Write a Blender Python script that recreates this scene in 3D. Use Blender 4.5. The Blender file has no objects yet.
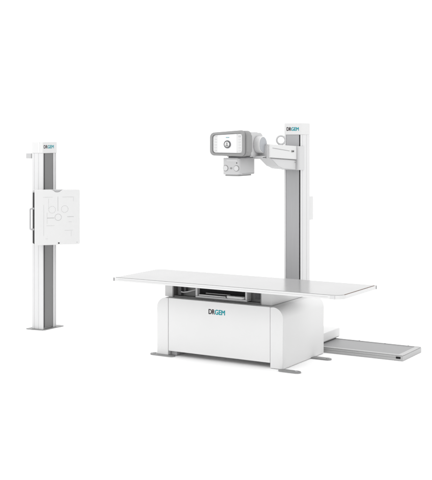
import bpy, bmesh, math, random
from mathutils import Vector, Matrix
random.seed(4)
S = bpy.context.scene
COL = S.collection

# ------------------------------------------------------------------ camera
cam_d = bpy.data.cameras.new('camera'); cam = bpy.data.objects.new('camera', cam_d); COL.objects.link(cam)
cam.location = (6.0921, -8.377, 2.1103)
cam.rotation_euler = (math.pi / 2, 0, 0.5361)
cam_d.sensor_fit = 'AUTO'; cam_d.sensor_width = 36
cam_d.lens = 1101.9 / 480 * 36
cam_d.shift_y = -(240 - 132.5) / 480
cam_d.clip_start = 0.1; cam_d.clip_end = 500
S.camera = cam
S.render.resolution_x, S.render.resolution_y = 922, 1024

# ------------------------------------------------------------------ world and lamps (white studio)
W = bpy.data.worlds.new('World'); S.world = W; W.use_nodes = True
W.node_tree.nodes['Background'].inputs[0].default_value = (1, 1, 1, 1)
W.node_tree.nodes['Background'].inputs[1].default_value = 1.06


def area(name, loc, target, size, power):
    d = bpy.data.lights.new(name, 'AREA'); d.shape = 'SQUARE'; d.size = size; d.energy = power
    o = bpy.data.objects.new(name, d); COL.objects.link(o); o.location = loc
    o.rotation_euler = (Vector(target) - Vector(loc)).to_track_quat('-Z', 'Y').to_euler()
    return o


area('key_softbox', (-4.0, -13.0, 9.0), (0.6, 0.6, 0.6), 7.0, 330)
area('top_softbox', (0.5, 1.0, 9.0), (0.5, 1.0, 0), 9.0, 90)
S.view_settings.view_transform = 'Standard'; S.view_settings.look = 'None'
S.view_settings.exposure = 0.5; S.view_settings.gamma = 1
S.render.film_transparent = False


# ------------------------------------------------------------------ materials
def mat(name, col, rough=.45, metal=0., coat=0., noise=.0, nscale=30., bump=0., bscale=400., brushed=False, spec=.5):
    m = bpy.data.materials.new(name); m.use_nodes = True
    nt = m.node_tree; b = nt.nodes['Principled BSDF']
    b.inputs['Base Color'].default_value = (*col, 1); b.inputs['Roughness'].default_value = rough
    b.inputs['Metallic'].default_value = metal; b.inputs['Coat Weight'].default_value = coat
    b.inputs['Coat Roughness'].default_value = .04
    b.inputs['Specular IOR Level'].default_value = spec
    tc = nt.nodes.new('ShaderNodeTexCoord')
    mp = nt.nodes.new('ShaderNodeMapping'); nt.links.new(tc.outputs['Object'], mp.inputs[0])
    if brushed: mp.inputs['Scale'].default_value = brushed
    n = nt.nodes.new('ShaderNodeTexNoise'); n.inputs['Scale'].default_value = nscale
    n.inputs['Detail'].default_value = 5
    nt.links.new(mp.outputs[0], n.inputs['Vector'])
    if noise:
        r = nt.nodes.new('ShaderNodeMapRange'); r.inputs[1].default_value = .3; r.inputs[2].default_value = .7
        r.inputs[3].default_value = 1 - noise; r.inputs[4].default_value = 1 + noise * .5
        nt.links.new(n.outputs[0], r.inputs[0])
        mx = nt.nodes.new('ShaderNodeMix'); mx.data_type = 'RGBA'; mx.blend_type = 'MULTIPLY'; mx.inputs[0].default_value = 1
        mx.inputs[6].default_value = (*col, 1); nt.links.new(r.outputs[0], mx.inputs[7])
        nt.links.new(mx.outputs[2], b.inputs['Base Color'])
    rr = nt.nodes.new('ShaderNodeMapRange'); rr.inputs[3].default_value = max(0, rough - .05); rr.inputs[4].default_value = rough + .06
    nt.links.new(n.outputs[0], rr.inputs[0]); nt.links.new(rr.outputs[0], b.inputs['Roughness'])
    if bump:
        n2 = nt.nodes.new('ShaderNodeTexNoise'); n2.inputs['Scale'].default_value = bscale
        nt.links.new(tc.outputs['Object'], n2.inputs['Vector'])
        bp = nt.nodes.new('ShaderNodeBump'); bp.inputs['Strength'].default_value = bump; bp.inputs['Distance'].default_value = .002
        nt.links.new(n2.outputs[0], bp.inputs['Height']); nt.links.new(bp.outputs[0], b.inputs['Normal'])
    return m


M = dict(
    floor=mat('white_studio_floor', (.97, .97, .97), .9, noise=.004, spec=.1),
    white=mat('white_powder_coat', (0.592, 0.592, 0.592), .42, noise=.012, nscale=3, bump=.12),
    side=mat('white_extruded_profile', (0.528, 0.528, 0.532), .38, noise=.015, nscale=6, bump=.08),
    plate=mat('pale_grey_plastic', (0.544, 0.544, 0.544), .5, noise=.01, nscale=5, bump=.1),
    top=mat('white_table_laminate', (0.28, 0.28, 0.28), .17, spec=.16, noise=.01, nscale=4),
    edge=mat('white_edge_profile', (0.53, 0.53, 0.53), .3, spec=.3, noise=.01),
    grey=mat('light_grey_plastic', (0.400, 0.400, 0.404), .45, noise=.02, nscale=8, bump=.1),
    rim=mat('mid_grey_plastic', (0.205, 0.205, 0.205), .5, noise=.03, nscale=8, bump=.1),
    lgrey=mat('pale_housing_paint', (0.464, 0.464, 0.468), .42, noise=.015, nscale=8, bump=.1),
    disc=mat('blue_grey_end_cap', (0.304, 0.315, 0.334), .4, noise=.02),
    rail=mat('brushed_aluminium_inlay', (0.326, 0.326, 0.333), .42, metal=.25, noise=.05, nscale=9, brushed=(40, 40, .6)),
    rail2=mat('grey_rail_belt', (0.148, 0.148, 0.148), .5, metal=.1, noise=.05, nscale=9, brushed=(40, 40, .6)),
    alu=mat('satin_aluminium', (0.370, 0.370, 0.370), .38, metal=.35, noise=.05, nscale=9, brushed=(.6, 30, 30)),
    alud=mat('dull_rail_top', (0.235, 0.235, 0.239), .45, metal=.2, noise=.06, nscale=9, brushed=(.6, 30, 30)),
    steel=mat('grey_foot_plate', (0.244, 0.244, 0.244), .45, metal=.4, noise=.05),
    dark=mat('black_rubber', (0.014, 0.014, 0.015), .85, noise=.1, spec=.15),
    mid=mat('dark_grey_gap', (0.075, 0.075, 0.079), .6, noise=.1),
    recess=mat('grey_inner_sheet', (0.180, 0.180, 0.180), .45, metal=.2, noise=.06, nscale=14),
    brown=mat('brown_gasket', (0.128, 0.075, 0.060), .5, noise=.1),
    screen=mat('white_panel_film', (0.62, 0.62, 0.63), .35, noise=.01),
    line=mat('grey_printed_line', (0.30, 0.30, 0.30), .6, noise=.05),
    lline=mat('faint_printed_line', (0.455, 0.455, 0.455), .6, noise=.05),
    ink=mat('dark_lettering', (0.034, 0.026, 0.030), .7, spec=.2, noise=.05),
    teal=mat('teal_lettering', (0.004, 0.235, 0.275), .7, spec=.2, noise=.05),
)


# ------------------------------------------------------------------ helpers
class Shape:
    """collects solids into one mesh"""
    def __init__(s): s.bm = bmesh.new()

    def _bevel(s, geom_verts, w, seg, edges=None):
        if w <= 0: return
        vs = set(geom_verts)
        es = edges if edges is not None else [e for e in s.bm.edges if e.verts[0] in vs and e.verts[1] in vs]
        bmesh.ops.bevel(s.bm, geom=es, offset=w, segments=seg, profile=.5, affect='EDGES', clamp_overlap=True)

    def box(s, x0, x1, y0, y1, z0, z1, b=.003, seg=2, mtx=None):
        r = bmesh.ops.create_cube(s.bm, size=1)
        m = Matrix.Translation(((x0 + x1) / 2, (y0 + y1) / 2, (z0 + z1) / 2)) @ Matrix.Diagonal((x1 - x0, y1 - y0, z1 - z0, 1))
        bmesh.ops.transform(s.bm, matrix=(mtx @ m) if mtx else m, verts=r['verts'])
        s._bevel(r['verts'], b, seg)
        return s

    def prism(s, pts, a0, a1, axis='Y', b=.003, seg=2, mtx=None):
        """closed outline pts extruded along axis; pts are the other two coordinates in xyz order"""
        def P(u, v, a): return {'X': (a, u, v), 'Y': (u, a, v), 'Z': (u, v, a)}[axis]
        lo = [s.bm.verts.new(P(u, v, a0)) for u, v in pts]; hi = [s.bm.verts.new(P(u, v, a1)) for u, v in pts]
        n = len(pts)
        caps = [s.bm.faces.new(lo[::-1]), s.bm.faces.new(hi)]
        for i in range(n): s.bm.faces.new((lo[i], lo[(i + 1) % n], hi[(i + 1) % n], hi[i]))
        if mtx: bmesh.ops.transform(s.bm, matrix=mtx, verts=lo + hi)
        es = list({e for f in caps for e in f.edges})
        if b > 0: s._bevel(None or (lo + hi), b, seg, es)
        return s

    def cyl(s, c, r, h, axis='Z', n=40, b=.002, r2=None, mtx=None):
        rot = {'Z': Matrix(), 'X': Matrix.Rotation(math.pi / 2, 4, 'Y'), 'Y': Matrix.Rotation(-math.pi / 2, 4, 'X')}[axis]
        k = bmesh.ops.create_cone(s.bm, cap_ends=True, segments=n, radius1=r, radius2=r if r2 is None else r2, depth=h)
        m = Matrix.Translation(c) @ rot
        bmesh.ops.transform(s.bm, matrix=(mtx @ m) if mtx else m, verts=k['verts'])
        if b:
            vs = set(k['verts'])
            es = [e for e in s.bm.edges if e.verts[0] in vs and e.verts[1] in vs and any(len(f.verts) > 4 for f in e.link_faces)]
            s._bevel(None or k['verts'], b, 2, es)
        return s

    def tube(s, path, r, closed=False, n=10, mtx=None):
        path = [Vector(p) for p in path]; N = len(path); rings = []
        for i, p in enumerate(path):
            a = path[(i - 1) % N] if (closed or i > 0) else p
            c = path[(i + 1) % N] if (closed or i < N - 1) else p
            t = (c - a).normalized()
            up = Vector((0, 0, 1)) if abs(t.z) < .9 else Vector((1, 0, 0))
            if closed: up = s._nrm
            u = t.cross(up).normalized(); v = u.cross(t)
            rings.append([s.bm.verts.new(p + (u * math.cos(k * 2 * math.pi / n) + v * math.sin(k * 2 * math.pi / n)) * r) for k in range(n)])
        R = range(N if closed else N - 1)
        for i in R:
            A, B = rings[i], rings[(i + 1) % N]
            for k in range(n): s.bm.faces.new((A[k], A[(k + 1) % n], B[(k + 1) % n], B[k]))
        if not closed:
            s.bm.faces.new(rings[0]); s.bm.faces.new(rings[-1])
        if mtx: bmesh.ops.transform(s.bm, matrix=mtx, verts=[v for q in rings for v in q])
        return s

    def build(s, name, m, parent=None, smooth=True, mtx=None):
        bm = s.bm
        if mtx: bmesh.ops.transform(bm, matrix=mtx, verts=bm.verts)
        bmesh.ops.recalc_face_normals(bm, faces=bm.faces)
        off = origin(parent)
        bmesh.ops.translate(bm, vec=-off, verts=bm.verts)
        me = bpy.data.meshes.new(name); bm.to_mesh(me); bm.free()
        return finish(name, me, m, parent, smooth)


def origin(p):
    v = Vector((0, 0, 0))
    while p is not None: v += p.location; p = p.parent
    return v


def finish(name, me, m, parent, smooth=True):
    me.materials.clear(); me.materials.append(M[m])
    if smooth:
        for p in me.polygons: p.use_smooth = True
        me.set_sharp_from_angle(angle=math.radians(32))
    o = bpy.data.objects.new(name, me); COL.objects.link(o)
    if parent: o.parent = parent
    if smooth:
        w = o.modifiers.new('weighted_normals', 'WEIGHTED_NORMAL'); w.keep_sharp = True; w.weight = 80
    return o


def thing(name, label, cat, loc):
    o = bpy.data.objects.new(name, None); COL.objects.link(o); o.location = loc; o.empty_display_size = .1
    o['label'] = label; o['category'] = cat
    return o


def rrect(x0, x1, y0, y1, r, n=8):
    """rounded rectangle outline; r is one radius or four (x0y0, x1y0, x1y1, x0y1)"""
    rs = r if isinstance(r, (tuple, list)) else (r,) * 4
    out = []
    for (cx, cy, a, q) in ((x0, y0, 180, 0), (x1, y0, 270, 1), (x1, y1, 0, 2), (x0, y1, 90, 3)):
        q = rs[q]
        ox = cx + (q if cx == x0 else -q); oy = cy + (q if cy == y0 else -q)
        if q <= 0: out.append((cx, cy)); continue
        for k in range(n + 1):
            t = math.radians(a + 90 * k / n)
            out.append((ox + q * math.cos(t), oy + q * math.sin(t)))
    return out


def text_mesh(body, m, width, height, mtx, name, parent, align='LEFT'):
    c = bpy.data.curves.new('t', 'FONT'); c.body = body; c.size = 1; c.offset = .0; c.extrude = .0
    c.space_character = 1.0
    o = bpy.data.objects.new('t', c); COL.objects.link(o)
    bpy.context.view_layer.update()
    me = bpy.data.meshes.new_from_object(o.evaluated_get(bpy.context.evaluated_depsgraph_get()))
    bpy.data.objects.remove(o)
    xs = [v.co.x for v in me.vertices]; ys = [v.co.y for v in me.vertices]
    sx, sy = width / (max(xs) - min(xs)), height / (max(ys) - min(ys)); x0, y0 = min(xs), min(ys)
    off = origin(parent); bm = bmesh.new(); bw = .055 * height
    # heavier strokes: the glyph sheets are laid side by side, each a hair above the last
    for k, d in enumerate(((-1, 0), (1, 0), (0, .7), (0, -.7), (0, 0))):
        b2 = bmesh.new(); b2.from_mesh(me)
        for v in b2.verts:
            p = Vector(((v.co.x - x0) * sx + d[0] * bw, (v.co.y - y0) * sy + d[1] * bw, k * .00012))
            v.co = (mtx @ p) - off
        t = bpy.data.meshes.new('t'); b2.to_mesh(t); b2.free(); bm.from_mesh(t); bpy.data.meshes.remove(t)
    bm.to_mesh(me); bm.free()
    me.name = name
    return finish(name, me, m, parent, False)


def logo(parent, origin_pt, right, up, nrm, width, height):
    """the DRGEM lettering: dark DR, teal GEM"""
    r, u, n = Vector(right), Vector(up), Vector(nrm)
    m = Matrix(((r.x, u.x, n.x, 0), (r.y, u.y, n.y, 0), (r.z, u.z, n.z, 0), (0, 0, 0, 1)))
    o = Vector(origin_pt)
    text_mesh('DR', 'ink', width * .37, height, Matrix.Translation(o) @ m, 'lettering', parent)
    text_mesh('GEM', 'teal', width * .61, height, Matrix.Translation(o + r * width * .39) @ m, 'lettering', parent)


# ------------------------------------------------------------------ setting: the white floor
fl = Shape()
vs = [fl.bm.verts.new(p) for p in ((-150, -150, 0), (150, -150, 0), (150, 150, 0), (-150, 150, 0))]
fl.bm.faces.new(vs)
floor = fl.build('floor', 'floor', None, False); floor['kind'] = 'structure'

# ------------------------------------------------------------------ examination table
T = thing('examination_table', 'white radiography table with a long glossy floating top over a boxy rounded pedestal', 'x-ray table', (.93, .76, 0))
L, Wd, H = 2.325, .757, .756
# tabletop slab, chamfered corners
top_out = rrect(.012, L - .012, .012, Wd - .012, (.006, .085, .008, .06))
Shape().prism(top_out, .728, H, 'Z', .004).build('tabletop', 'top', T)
tt = T.children[-1]
ring = Shape()


def frame_ring(sh, outer, inner, z0, z1):
    n = len(outer)
    o0 = [sh.bm.verts.new((x, y, z0)) for x, y in outer]; o1 = [sh.bm.verts.new((x, y, z1)) for x, y in outer]
    i0 = [sh.bm.verts.new((x, y, z0)) for x, y in inner]; i1 = [sh.bm.verts.new((x, y, z1)) for x, y in inner]
    for k in range(n):
        j = (k + 1) % n
        for q in ((o0[k], o0[j], o1[j], o1[k]), (i0[j], i0[k], i1[k], i1[j]), (o1[k], o1[j], i1[j], i1[k]), (o0[j], o0[k], i0[k], i0[j])):
            sh.bm.faces.new(q)


rad = (.012, .09, .014, .065)
frame_ring(ring, rrect(0, L, 0, Wd, rad), rrect(.0105, L - .0105, .0105, Wd - .0105, tuple(q - .01 for q in rad)), .7215, H - .003)
ring.build('edge_profile', 'edge', tt)
# thin brown gasket between laminate and the right-hand end profile, short dark end caps
g = Shape(); g.box(L - .0125, L - .0085, .085, Wd - .03, H - .006, H + .0012, 0)
g.build('gasket', 'brown', tt)
for (x0, x1, y0, y1) in ((-.004, .010, -.003, .006), (2.222, 2.262, -.003, .004), (L - .02, L + .003, Wd - .02, Wd - .002)):
    Shape().box(x0, x1, y0, y1, .722, .7535, .002).build('corner_cap', 'lgrey' if x0 > 2.2 and x0 < 2.25 else 'rim', tt)
# groove along the front edge, small screws
g = Shape(); g.box(.05, 2.2, -.0012, .002, .7375, .7395, 0); g.build('edge_groove', 'grey', tt)
for x in (1.37, .42):
    Shape().cyl((x, .03, .7195), .008, .006, 'Z', 16, .001).build('screw', 'steel', tt)
# cross rails below the top (float guides)
Shape().box(.32, 1.44, .47, .5, .700, .7205, .002).build('float_guide', 'grey', T)
Shape().box(.32, 1.44, .67, .70, .700, .7205, .002).build('float_guide', 'grey', T)

# pedestal: end covers, front panel, top cover, back
FY, BY = .337, 1.187
zt = .55


def end_cover(x_in, x_out, s):
    r = .10; pts = []
    # outer wall and rounded shoulder, kept thick so the front strip reads
    if s > 0:
        pts = [(x_in, .004), (x_out - .006, .004), (x_out, .012)]
        pts += [(x_out - r + r * math.cos(math.radians(a)), zt - r + r * math.sin(math.radians(a))) for a in range(0, 91, 9)]
        pts += [(x_in, zt)]
    else:
        pts = [(x_in, .004), (x_in, zt)]
        pts += [(x_out + r - r * math.cos(math.radians(a)), zt - r + r * math.sin(math.radians(a))) for a in range(90, -1, -9)]
        pts += [(x_out, .012), (x_out + .006, .004)]
    return Shape().prism(pts, FY, BY, 'Y', .006, 3).build('end_cover', 'white', T)


end_cover(1.477, 1.607, 1)
end_cover(.388, .262, -1)
fp = Shape().prism(rrect(.3905, 1.4745, .050, .5485, .004, 2), FY + .003, FY + .035, 'Y', .0025).build('front_panel', 'white', T)
Shape().box(.3905, 1.4745, FY + .037, BY - .04, .532, .5465, .002).build('top_cover', 'white', T)
Shape().box(.3905, 1.4745, BY - .035, BY - .003, .20, .5485, .002).build('back_panel', 'white', T)
Shape().box(.40, 1.465, .45, BY - .05, .20, .52, .004).build('chassis', 'plate', T)
Shape().box(.392, .455, FY + .05, BY - .1, .004, .05, .004).build('base_bar', 'grey', T)
logo(fp, (.835, FY + .0024, .435), (1, 0, 0), (0, 0, 1), (0, -1, 0), .172, .044)

# feet: flat bars with rounded ends that stick out at the bottom
def foot(x0, x1, y0, y1):
    r = (y1 - y0) / 2 * .98
    f = Shape().prism(rrect(x0, x1, y0, y1, r, 8), .001, .013, 'Z', .003).build('foot', 'steel', T)
    sx = x1 - .04 if x1 > 1 else x0 + .04
    Shape().cyl((sx, (y0 + y1) / 2, .0165), .014, .008, 'Z', 18, .001).build('levelling_bolt', 'grey', f)


foot(1.585, 1.80, .262, .334)
foot(1.585, 1.795, .912, .984)
foot(.195, .46, .298, .372)
foot(.195, .46, .93, 1.00)

# upper frame with the detector tray slot
Y0, Y1 = .42, .93
uz0, uz1 = zt - .002, .7205
Shape().box(.297, .384, Y0, Y1, uz0, uz1, .004).build('side_post', 'white', T)
Shape().box(1.342, 1.453, Y0, Y1, uz0, uz1, .004).build('side_post', 'white', T)
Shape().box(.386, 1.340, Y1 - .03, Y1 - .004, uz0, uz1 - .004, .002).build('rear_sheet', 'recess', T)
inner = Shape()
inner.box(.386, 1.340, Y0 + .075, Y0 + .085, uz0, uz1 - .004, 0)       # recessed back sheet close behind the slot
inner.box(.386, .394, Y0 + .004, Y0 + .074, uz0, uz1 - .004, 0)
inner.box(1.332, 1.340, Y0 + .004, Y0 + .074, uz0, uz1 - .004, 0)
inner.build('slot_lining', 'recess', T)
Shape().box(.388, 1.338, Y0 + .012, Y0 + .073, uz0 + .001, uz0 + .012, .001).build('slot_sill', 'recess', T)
for px0, px1 in ((.299, .382), (1.344, 1.451)):
    Shape().box(px0, px1, Y1 + .002, 1.12, uz0, .655, .004).build('frame_tail', 'white', T)
# left bracket and cable inside the slot
b = Shape(); b.box(.43, .462, Y0 + .03, Y0 + .07, .565, .70, .002); b.box(.50, .512, Y0 + .03, Y0 + .07, .60, .70, .002)
b.build('slot_bracket', 'mid', T)
Shape().tube([(.47, Y0 + .02, .60), (.50, Y0 + .015, .598), (.55, Y0 + .015, .607), (.60, Y0 + .03, .622), (.63, Y0 + .05, .63)], .006).build('slot_cable', 'lgrey', T)
Shape().box(1.25, 1.30, Y0 + .055, Y0 + .073, .585, .685, .003).build('slot_plate', 'mid', T)
# tray
tr = Shape()
tx0, tx1, ty, tz0, tz1 = .652, 1.205, Y0 - .018, .566, .668
tr.box(tx0, tx1, ty, ty + .085, tz0, tz0 + .016, .003)
tr.box(tx0, tx1, ty, ty + .085, tz1 - .013, tz1, .003)
tr.box(tx0, tx0 + .020, ty + .001, ty + .084, tz0 + .017, tz1 - .014, .002)
tr.box(tx1 - .020, tx1, ty + .001, ty + .084, tz0 + .017, tz1 - .014, .002)
tray = tr.build('detector_tray', 'lgrey', T)
Shape().box(tx0 + .021, tx1 - .021, ty + .045, ty + .083, tz0 + .017, tz1 - .014, .001).build('tray_slot', 'dark', tray)
Shape().box(tx0 + .03, tx1 - .23, ty + .006, ty + .04, tz0 + .018, tz0 + .030, .004).build('tray_lip', 'edge', tray)
Shape().prism(rrect(tx1 - .215, tx1 - .03, ty - .012, ty + .04, .018, 5), tz0 + .020, tz0 + .040, 'Z', .006, 3).build('tray_handle', 'edge', tray)
Shape().box(tx0 + .10, tx0 + .36, ty + .02, ty + .04, tz0 + .040, tz0 + .048, .002).build('clamp_bar', 'rim', tray)

# ------------------------------------------------------------------ floor rail
R = thing('floor_rail', 'low grey aluminium rail lying on the floor behind the radiography table', 'rail', (1.45, 1.5, 0))
rx0, rx1, ry0, ry1, rh = .42, 2.386, 1.236, 1.722, .053
body = Shape().box(rx0, rx1, ry0 + .0, ry1, .001, rh - .006, .003).build('rail_body', 'alu', R)
Shape().box(rx0 + .004, rx1 - .06, ry0 + .045, ry1 - .035, rh - .0055, rh - .002, .001).build('rail_top', 'alud', R)
Shape().box(rx0 + .004, rx1 - .004, ry0 + .002, ry0 + .035, rh - .0055, rh + .002, .002).build('guide_strip', 'alu', R)
Shape().box(rx0 + .004, rx1 - .06, ry0 + .0365, ry0 + .044, rh - .0058, rh - .0045, 0).build('guide_groove', 'mid', R)
Shape().box(rx0 + .004, rx1 - .004, ry1 - .03, ry1 - .002, rh - .0055, rh + .002, .002).build('guide_strip', 'alu', R)
Shape().box(rx0 + .004, rx1 - .07, ry0 - .0015, ry0 + .003, .0275, .0300, 0).build('side_groove', 'rim', R)
Shape().box(2.318, 2.362, ry0 - .006, ry0 + .008, .020, .038, .002).build('end_stop', 'dark', R)
Shape().box(rx1 - .056, rx1 - .003, ry0 + .037, ry1 - .032, rh - .0055, rh + .0005, .002).build('end_plate', 'alu', R)
for x in (.8, 1.75, 2.02, 2.26):
    for y in (ry1 - .016,):
        Shape().cyl((x, y, rh + .0022), .006, .002, 'Z', 14, .0008).build('rail_screw', 'dark', R)

# ------------------------------------------------------------------ tube stand
G = thing('tube_stand', 'tall white column stand carrying the x-ray tube head on an arm over the table', 'x-ray tube stand', (1.165, 1.5, .056))
cx0, cx1, cy0, cy1 = 1.075, 1.258, 1.40, 1.607
car = Shape().box(.83, 1.50, 1.262, 1.795, .0575, .148, .006).build('floor_carriage', 'white', G)
Shape().box(1.499, 1.503, 1.30, 1.76, .063, .068, 0).build('carriage_seam', 'rim', car)
Shape().box(1.44, 1.49, 1.70, 1.77, .0555, .0590, 0).build('roller_guard', 'dark', car)
# column: white extruded profile with front recess
cs = Shape()
prof = [(cx0, cy0), (1.092, cy0), (1.092, cy0 + .018), (1.2515, cy0 + .018), (1.2515, cy0), (cx1, cy0),
        (cx1, cy0 + .03), (cx1 - .004, cy0 + .034), (cx1 - .004, cy0 + .040), (cx1, cy0 + .044),
        (cx1, cy0 + .118), (cx1 - .004, cy0 + .122), (cx1 - .004, cy0 + .130), (cx1, cy0 + .134),
        (cx1, cy1 - .008), (cx1 - .008, cy1), (cx0 + .008, cy1), (cx0, cy1 - .008)]
cs.prism(prof, .1485, 2.088, 'Z', 0)
column = cs.build('column', 'side', G)
Shape().box(1.0935, 1.2365, cy0 + .004, cy0 + .0175, .15, 2.0875, .001).build('rail_inlay', 'rail', column)
Shape().box(1.2385, 1.2505, cy0 + .008, cy0 + .0175, .15, 2.0875, 0).build('belt_gap', 'dark', column)
cap = Shape().prism(rrect(cx0, cx1, cy0 - .002, cy1, (.004, .010, .008, .008), 4), 2.0885, 2.203, 'Z', .004).build('column_head', 'plate', column)
logo(cap, (1.103, cy0 - .0028, 2.128), (1, 0, 0), (0, 0, 1), (0, -1, 0), .132, .034)
Shape().prism(rrect(1.235, 1.254, cy1 + .001, 1.688, .004, 2), 1.232, 1.467, 'Z', .004).build('cable_box', 'plate', G)

# arm carriage on the column
xs = 1.24
ca = Shape()
ca.prism(rrect(1.068, 1.2665, 1.345, 1.470, (.006, .022, .01, .006), 6), 1.741, 1.975, 'Z', .004)
carr = ca.build('arm_carriage', 'lgrey', G)
# upper arm beam (side outline, slightly falling to the column) and lower wedge
arm = Shape().prism([(.785, 2.001), (1.344, 1.977), (1.344, 1.843), (.785, 1.873)], 1.095, xs, 'X', .006, 3).build('arm', 'plate', G)
Shape().prism([(.80, 1.8705), (1.344, 1.8405), (1.344, 1.742), (1.07, 1.762), (.97, 1.79)], 1.105, xs - .008, 'X', .008, 3).build('arm_underside', 'lgrey', arm)
Shape().prism([(.835, 1.966), (1.19, 1.933), (1.19, 1.929), (.835, 1.962)], xs - .003, xs + .0015, 'X', 0).build('arm_groove', 'rim', arm)
Shape().prism([(.80, 1.874), (1.34, 1.845), (1.34, 1.841), (.80, 1.870)], xs - .010, xs + .0008, 'X', 0).build('arm_seam', 'rim', arm)
bd = Shape().prism(rrect(1.225, 1.285, 1.918, 1.936, .006, 4), xs - .002, xs + .004, 'X', .001).build('release_button', 'rim', arm)
Shape().prism(rrect(1.245, 1.265, 1.922, 1.932, .004, 3), xs + .004, xs + .006, 'X', .0005).build('button_mark', 'dark', bd)
Shape().box(xs - .002, xs + .002, 1.31, 1.33, 1.815, 1.819, 0).build('arm_mark', 'rim', arm)
# ring grip on top of the arm
rg = Shape(); cr = Vector((1.192, 1.10, 2.037)); nrm = Vector((.45, -.9, .0)).normalized(); rg._nrm = nrm
u = Vector((0, 0, 1)).cross(nrm).normalized()
rg.tube([cr + (u * math.cos(a) + Vector((0, 0, 1)) * math.sin(a)) * .0405 for a in [i * 2 * math.pi / 48 for i in range(48)]], .0095, True, 12)
rg.build('ring_grip', 'grey', G)
Shape().box(1.17, 1.212, 1.085, 1.115, 1.982, 1.998, .003).build('grip_base', 'grey', G)

# yoke between arm and tube
yk = Shape()
yk.box(1.09, 1.205, .70, .786, 1.862, 1.892, .006)
yk.box(1.10, 1.225, .765, .787, 1.864, 1.990, .005)
yk.build('yoke', 'grey', G)
Shape().box(1.12, 1.209, .705, .77, 1.874, 1.878, 0).build('yoke_seam', 'dark', G)

# tube housing: body along X with the round end cap facing right
hb = Shape()
hb.prism(rrect(.60, .865, 1.897, 2.108, (.03, .05, .05, .03), 6), .80, 1.125, 'X', .012, 3)
th = hb.build('tube_housing', 'lgrey', G)
zc, yc = 1.996, .745
Shape().cyl((1.150, yc, zc), .080, .052, 'X', 56, .008).build('end_barrel', 'lgrey', th)
Shape().cyl((1.180, yc, zc), .077, .016, 'X', 56, .004).build('end_cap', 'edge', th)
Shape().cyl((1.189, yc, zc), .071, .006, 'X', 56, .002).build('end_disc', 'disc', th)
Shape().box(.84, 1.10, .63, .80, 2.106, 2.114, .003).build('housing_lid', 'plate', th)

# control panel: tapered rounded console facing the viewer
def rq(x0, x1, zl0, zl1, zr0, zr1, r, n=8):
    out = []
    hL = (zl1 - zl0); 
    ref = (hL + zr1 - zr0) / 2
    for (px, pz) in rrect(x0, x1, 0, ref, r, n):
        k = (px - x0) / (x1 - x0); lo = zl0 + (zr0 - zl0) * k; hi = zl1 + (zr1 - zl1) * k
        out.append((px, lo + (hi - lo) * pz / ref))
    return out


cp = Shape()
# shell: deep tapered body behind and a rim with an opening in front
cp.prism(rq(.752, 1.150, 1.895, 2.108, 1.885, 2.130, .045), .515, .598, 'Y', .016, 4)
shell = cp.build('console_shell', 'rim', G)
fr = Shape()
outer = rq(.752, 1.128, 1.895, 2.108, 1.888, 2.134, .045); innr = rq(.782, 1.104, 1.918, 2.088, 1.915, 2.106, .026)
rows = []
for pts, y in ((outer, .517), (outer, .500), (innr, .494), (innr, .5145)):
    rows.append([fr.bm.verts.new((x, y, z)) for x, z in pts])
for a, bq in zip(rows, rows[1:]):
    for k in range(len(a)):
        j = (k + 1) % len(a); fr.bm.faces.new((a[k], a[j], bq[j], bq[k]))
fr.build('console_rim', 'rim', shell)
Shape().prism(rq(.785, 1.101, 1.921, 2.085, 1.918, 2.103, .024), .504, .514, 'Y', .002).build('panel_face', 'plate', shell)
Shape().prism(rq(.836, 1.042, 1.922, 2.087, 1.921, 2.097, .004), .501, .5045, 'Y', .001).build('display', 'screen', shell)
Shape().prism(rrect(1.044, 1.098, 1.925, 2.098, .022, 6), .5005, .5045, 'Y', .0015).build('button_pad', 'edge', shell)
kc = Shape().cyl((.942, .496, 2.000), .036, .009, 'Y', 40, .002).build('dial', 'mid', shell)
Shape().cyl((.942, .4905, 2.000), .0255, .004, 'Y', 36, .001).build('dial_cap', 'plate', shell)
pm = Shape()
pm.cyl((.942, .4880, 2.010), .0085, .002, 'Y', 20, 0)
pm.prism(rrect(.928, .956, 1.980, 1.999, (.002, .002, .009, .009), 4), .487, .489, 'Y', 0)
pm.build('dial_symbol', 'rim', shell)
for i in range(6):
    for x, nm in ((.812, 'L'), (1.071, 'R')):
        z = 1.943 + i * .026
        if x > 1 and i == 5:
            Shape().prism(rrect(x - .012, x + .012, z - .007, z + .009, .003, 3), .4985, .5010, 'Y', .0005).build('button', 'grey', shell)
        else:
            y0 = .5025 if x < 1 else .4992
            Shape().prism(rrect(x - .011, x + .011, z - .006, z + .006, .003, 3), y0 - .0005, y0 + .0022, 'Y', .0005).build('button', 'lgrey', shell)
text_mesh('DRGEM', 'teal', .036, .0075, Matrix.Translation((.925, .5004, 2.060)) @ Matrix(((1, 0, 0, 0), (0, 0, -1, 0), (0, 1, 0, 0), (0, 0, 0, 1))), 'lettering', shell)
# grip rail beneath console
Shape().box(.93, 1.128, .535, .66, 1.872, 1.886, .004).build('mount_plate', 'mid', G)
Shape().prism([(.88, .60), (1.13, .60), (1.13, .76), (1.09, .80), (.88, .80)], 1.884, 1.8965, 'Z', .002).build('swivel_plate', 'grey', G)

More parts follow.
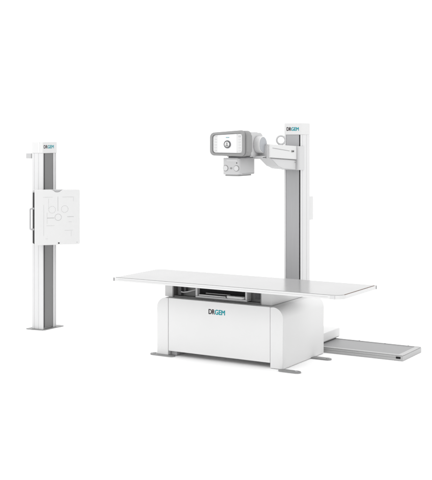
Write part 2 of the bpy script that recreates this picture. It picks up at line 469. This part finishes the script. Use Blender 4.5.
# collimator
co = Shape()
co.prism(rrect(.864, 1.043, .553, .875, (.010, .022, .05, .03), 6), 1.716, 1.872, 'Z', .006, 3)
coll = co.build('collimator', 'grey', G)
Shape().box(.885, 1.030, .556, .80, 1.702, 1.7155, .003).build('light_window', 'rim', coll)
Shape().box(1.0425, 1.0445, .60, .825, 1.724, 1.727, 0).build('collimator_seam', 'rim', coll)
Shape().prism(rrect(.902, 1.018, 1.84, 1.858, .003, 3), .5515, .554, 'Y', 0).build('rating_label', 'lgrey', coll)
for x in (.892, 1.008):
    k = Shape().cyl((x, .552, 1.776), .0285, .003, 'Y', 36, .001).build('knob_ring', 'rim', coll)
    Shape().cyl((x, .5485, 1.776), .0245, .006, 'Y', 36, .003).build('knob', 'lgrey', coll)
Shape().cyl((1.012, .551, 1.826), .0045, .004, 'Y', 14, 0).build('lamp_button', 'dark', coll)
Shape().prism(rrect(.940, .962, 1.768, 1.784, .006, 4), .5505, .554, 'Y', 0).build('collimator_mark', 'rim', coll)

# ------------------------------------------------------------------ wall stand with detector
D = thing('detector_stand', 'slim white upright stand with a square detector plate on its front, left of the table', 'detector stand', (-1.58, .9, 0))
sx0, sx1, sy0, sy1, sh = -1.655, -1.503, .787, 1.022, 2.008
Shape().prism([(-1.70, .745), (-1.60, .745), (-1.56, .76), (-1.49, .765), (-1.475, .80), (-1.475, .99), (-1.462, 1.03), (-1.462, 1.09), (-1.52, 1.10), (-1.70, 1.05)], .001, .009, 'Z', .002).build('base_plate', 'steel', D)
prof = [(sx0, sy0 + .004), (sx0 + .004, sy0), (sx0 + .030, sy0), (sx0 + .033, sy0 + .004), (sx0 + .039, sy0 + .004), (sx0 + .042, sy0),
        (sx0 + .088, sy0), (sx0 + .091, sy0 + .004), (sx0 + .096, sy0 + .004), (sx0 + .099, sy0),
        (sx1 - .003, sy0), (sx1, sy0 + .003), (sx1, sy0 + .012), (sx1 - .02, sy0 + .012), (sx1 - .02, sy0 + .178), (sx1, sy0 + .178),
        (sx1, sy0 + .200), (sx1 - .010, sy0 + .203), (sx1 - .010, sy0 + .210), (sx1, sy0 + .213), (sx1, sy1 - .006), (sx1 - .006, sy1), (sx0, sy1)]
st = Shape().prism(prof, .0095, 1.888, 'Z', 0).build('column', 'side', D)
Shape().box(sx1 - .0195, sx1 - .006, sy0 + .040, sy0 + .176, .02, 1.8875, .001).build('rail_inlay', 'rail2', st)
Shape().box(sx1 - .0195, sx1 - .011, sy0 + .014, sy0 + .038, .02, 1.8875, 0).build('belt_gap', 'mid', st)
hd = Shape()
hd.prism(rrect(sx0, sx1 + .003, sy0 - .002, sy1, (.006, .010, .006, .006), 4), 1.8885, sh, 'Z', .004)
hd = hd.build('column_head', 'plate', st)
Shape().box(-1.563, -1.545, sy0 - .0035, sy0, 1.893, sh - .005, 0).build('head_seam', 'white', hd)
logo(hd, (sx1 + .0034, .800, 1.940), (0, 1, 0), (0, 0, 1), (1, 0, 0), .165, .034)
Shape().box(-1.775, -1.700, .83, .87, 1.830, 1.885, .005).build('cable_bracket', 'grey', D)
Shape().box(-1.702, sx0 + .001, .83, .87, 1.833, 1.882, .002).build('bracket_arm', 'rim', D)

# detector housing, in its own frame: u to the right, n towards the viewer
a = math.radians(-42)
n = Vector((math.cos(a), math.sin(a), 0)); tvec = Vector((-n.y, n.x, 0)); c0 = Vector((-1.2405, .708, 1.2215))
F = Matrix(((tvec.x, n.x, 0, c0.x), (tvec.y, n.y, 0, c0.y), (0, 0, 1, c0.z), (0, 0, 0, 1)))   # (u, depth, z)
hw, hh = .237, .289
notch = rrect(-hw, hw, -hh, hh, .016, 5)
# insert the shallow notch in the top edge
i = max(range(len(notch) - 1), key=lambda k: (abs(notch[k][0] - notch[k + 1][0]) if notch[k][1] > hh - 1e-4 and notch[k + 1][1] > hh - 1e-4 else -1))
notch = notch[:i + 1] + [(.066, hh), (.050, hh - .006), (.022, hh - .026), (.0, hh - .029), (-.022, hh - .026), (-.050, hh - .006), (-.066, hh)] + notch[i + 1:]
pl = Shape().prism(notch, -.022, .0, 'Y', .004, 3, F).build('detector_plate', 'plate', D)
Shape().box(-hw + .001, hw - .010, -.160, -.0225, -hh + .010, hh - .034, .002, 2, F).build('detector_frame', 'dark', D)
Shape().box(-hw - .004, hw - .01, -.222, -.1605, -hh + .004, hh - .008, .008, 2, F).build('rear_housing', 'plate', D)
Shape().box(-.11, .11, -.12, -.030, hh - .030, hh - .002, .002, 2, F).build('notch_backing', 'grey', D)
# carriage that joins the housing to the column
Shape().box(-1.503, -1.36, .825, .985, 1.05, 1.40, .006).build('lift_carriage', 'plate', D)
# side handle: bent rod on the left edge
hx = -hw - .042
pts = [(-hw + .01, -.055, .092), (hx + .012, -.055, .092), (hx + .003, -.055, .088), (hx, -.055, .078), (hx, -.055, -.112), (hx + .003, -.055, -.122), (hx + .012, -.055, -.126), (-hw + .01, -.055, -.126)]
Shape().tube([F @ Vector(p) for p in pts], .0100).build('side_handle', 'grey', D)
# printed positioning marks on the plate
lw = .0016


def pline(sh, x0, z0, x1, z1, w=lw):
    if abs(x1 - x0) > abs(z1 - z0): sh.box(x0, x1, .0002, .0008, z0 - w, z0 + w, 0, 1, F)
    else: sh.box(x0 - w, x0 + w, .0002, .0008, min(z0, z1), max(z0, z1), 0, 1, F)


def pring(sh, cx, cz, r, w=.0016, dash=False):
    N = 48
    for k in range(N):
        if dash and k % 4 == 3: continue
        a0, a1 = 2 * math.pi * k / N, 2 * math.pi * (k + 1) / N
        q = [(cx + rr * math.cos(t), cz + rr * math.sin(t)) for rr, t in ((r - w, a0), (r + w, a0), (r + w, a1), (r - w, a1))]
        vs = [sh.bm.verts.new(F @ Vector((x, .0008, z))) for x, z in q]; sh.bm.faces.new(vs)


# read off the photograph: (57, 217.5) is the plate's middle, about 95 px per metre
def U(px): return (px - 56.8) / 94.5
def Z(py): return (217.7 - py) / 95.5


for (xa, ya, xb, yb, w, m) in (
        (57.3, 197, 57.3, 211.5, .0012, 'line'), (46.5, 218.3, 53.5, 218.3, .0022, 'line'), (66.5, 217.4, 73, 217.4, .0016, 'line'),
        (42.5, 197.5, 52, 197.5, lw, 'lline'), (62, 197.5, 72.8, 197.5, lw, 'lline'), (72.8, 202, 72.8, 197.8, lw, 'lline'),
        (43.2, 236, 43.2, 205, lw, 'lline'), (48, 209, 48, 199, lw, 'lline'), (45, 239, 47.5, 239, lw, 'lline'),
        (46, 226, 54, 226, lw, 'lline'), (64, 231, 72, 231, lw, 'lline'), (70.5, 237, 70.5, 231.3, lw, 'lline'),
        (46.5, 224, 46.5, 213, lw, 'lline'), (68, 222.5, 71, 222.5, lw, 'lline')):
    q = Shape(); pline(q, U(xa), Z(ya), U(xb), Z(yb), w); q.build('guide_line', m, pl)
for (x, y, rad_, w, dash) in ((57.5, 217.7, .034, .0014, False), (51.5, 210, .036, .0012, True), (64, 209.6, .036, .0013, True)):
    q = Shape(); pring(q, U(x), Z(y), rad_, w * .9, dash); q.build('guide_circle', 'line', pl)
Shape().box(.006, .022, -.004, .004, -hh + .012, -hh + .024, .002, 2, F).build('latch', 'dark', pl)
Shape().cyl((hw - .03, .0, -hh + .022), .0035, .003, 'Y', 12, 0, None, F).build('plate_screw', 'rim', pl)
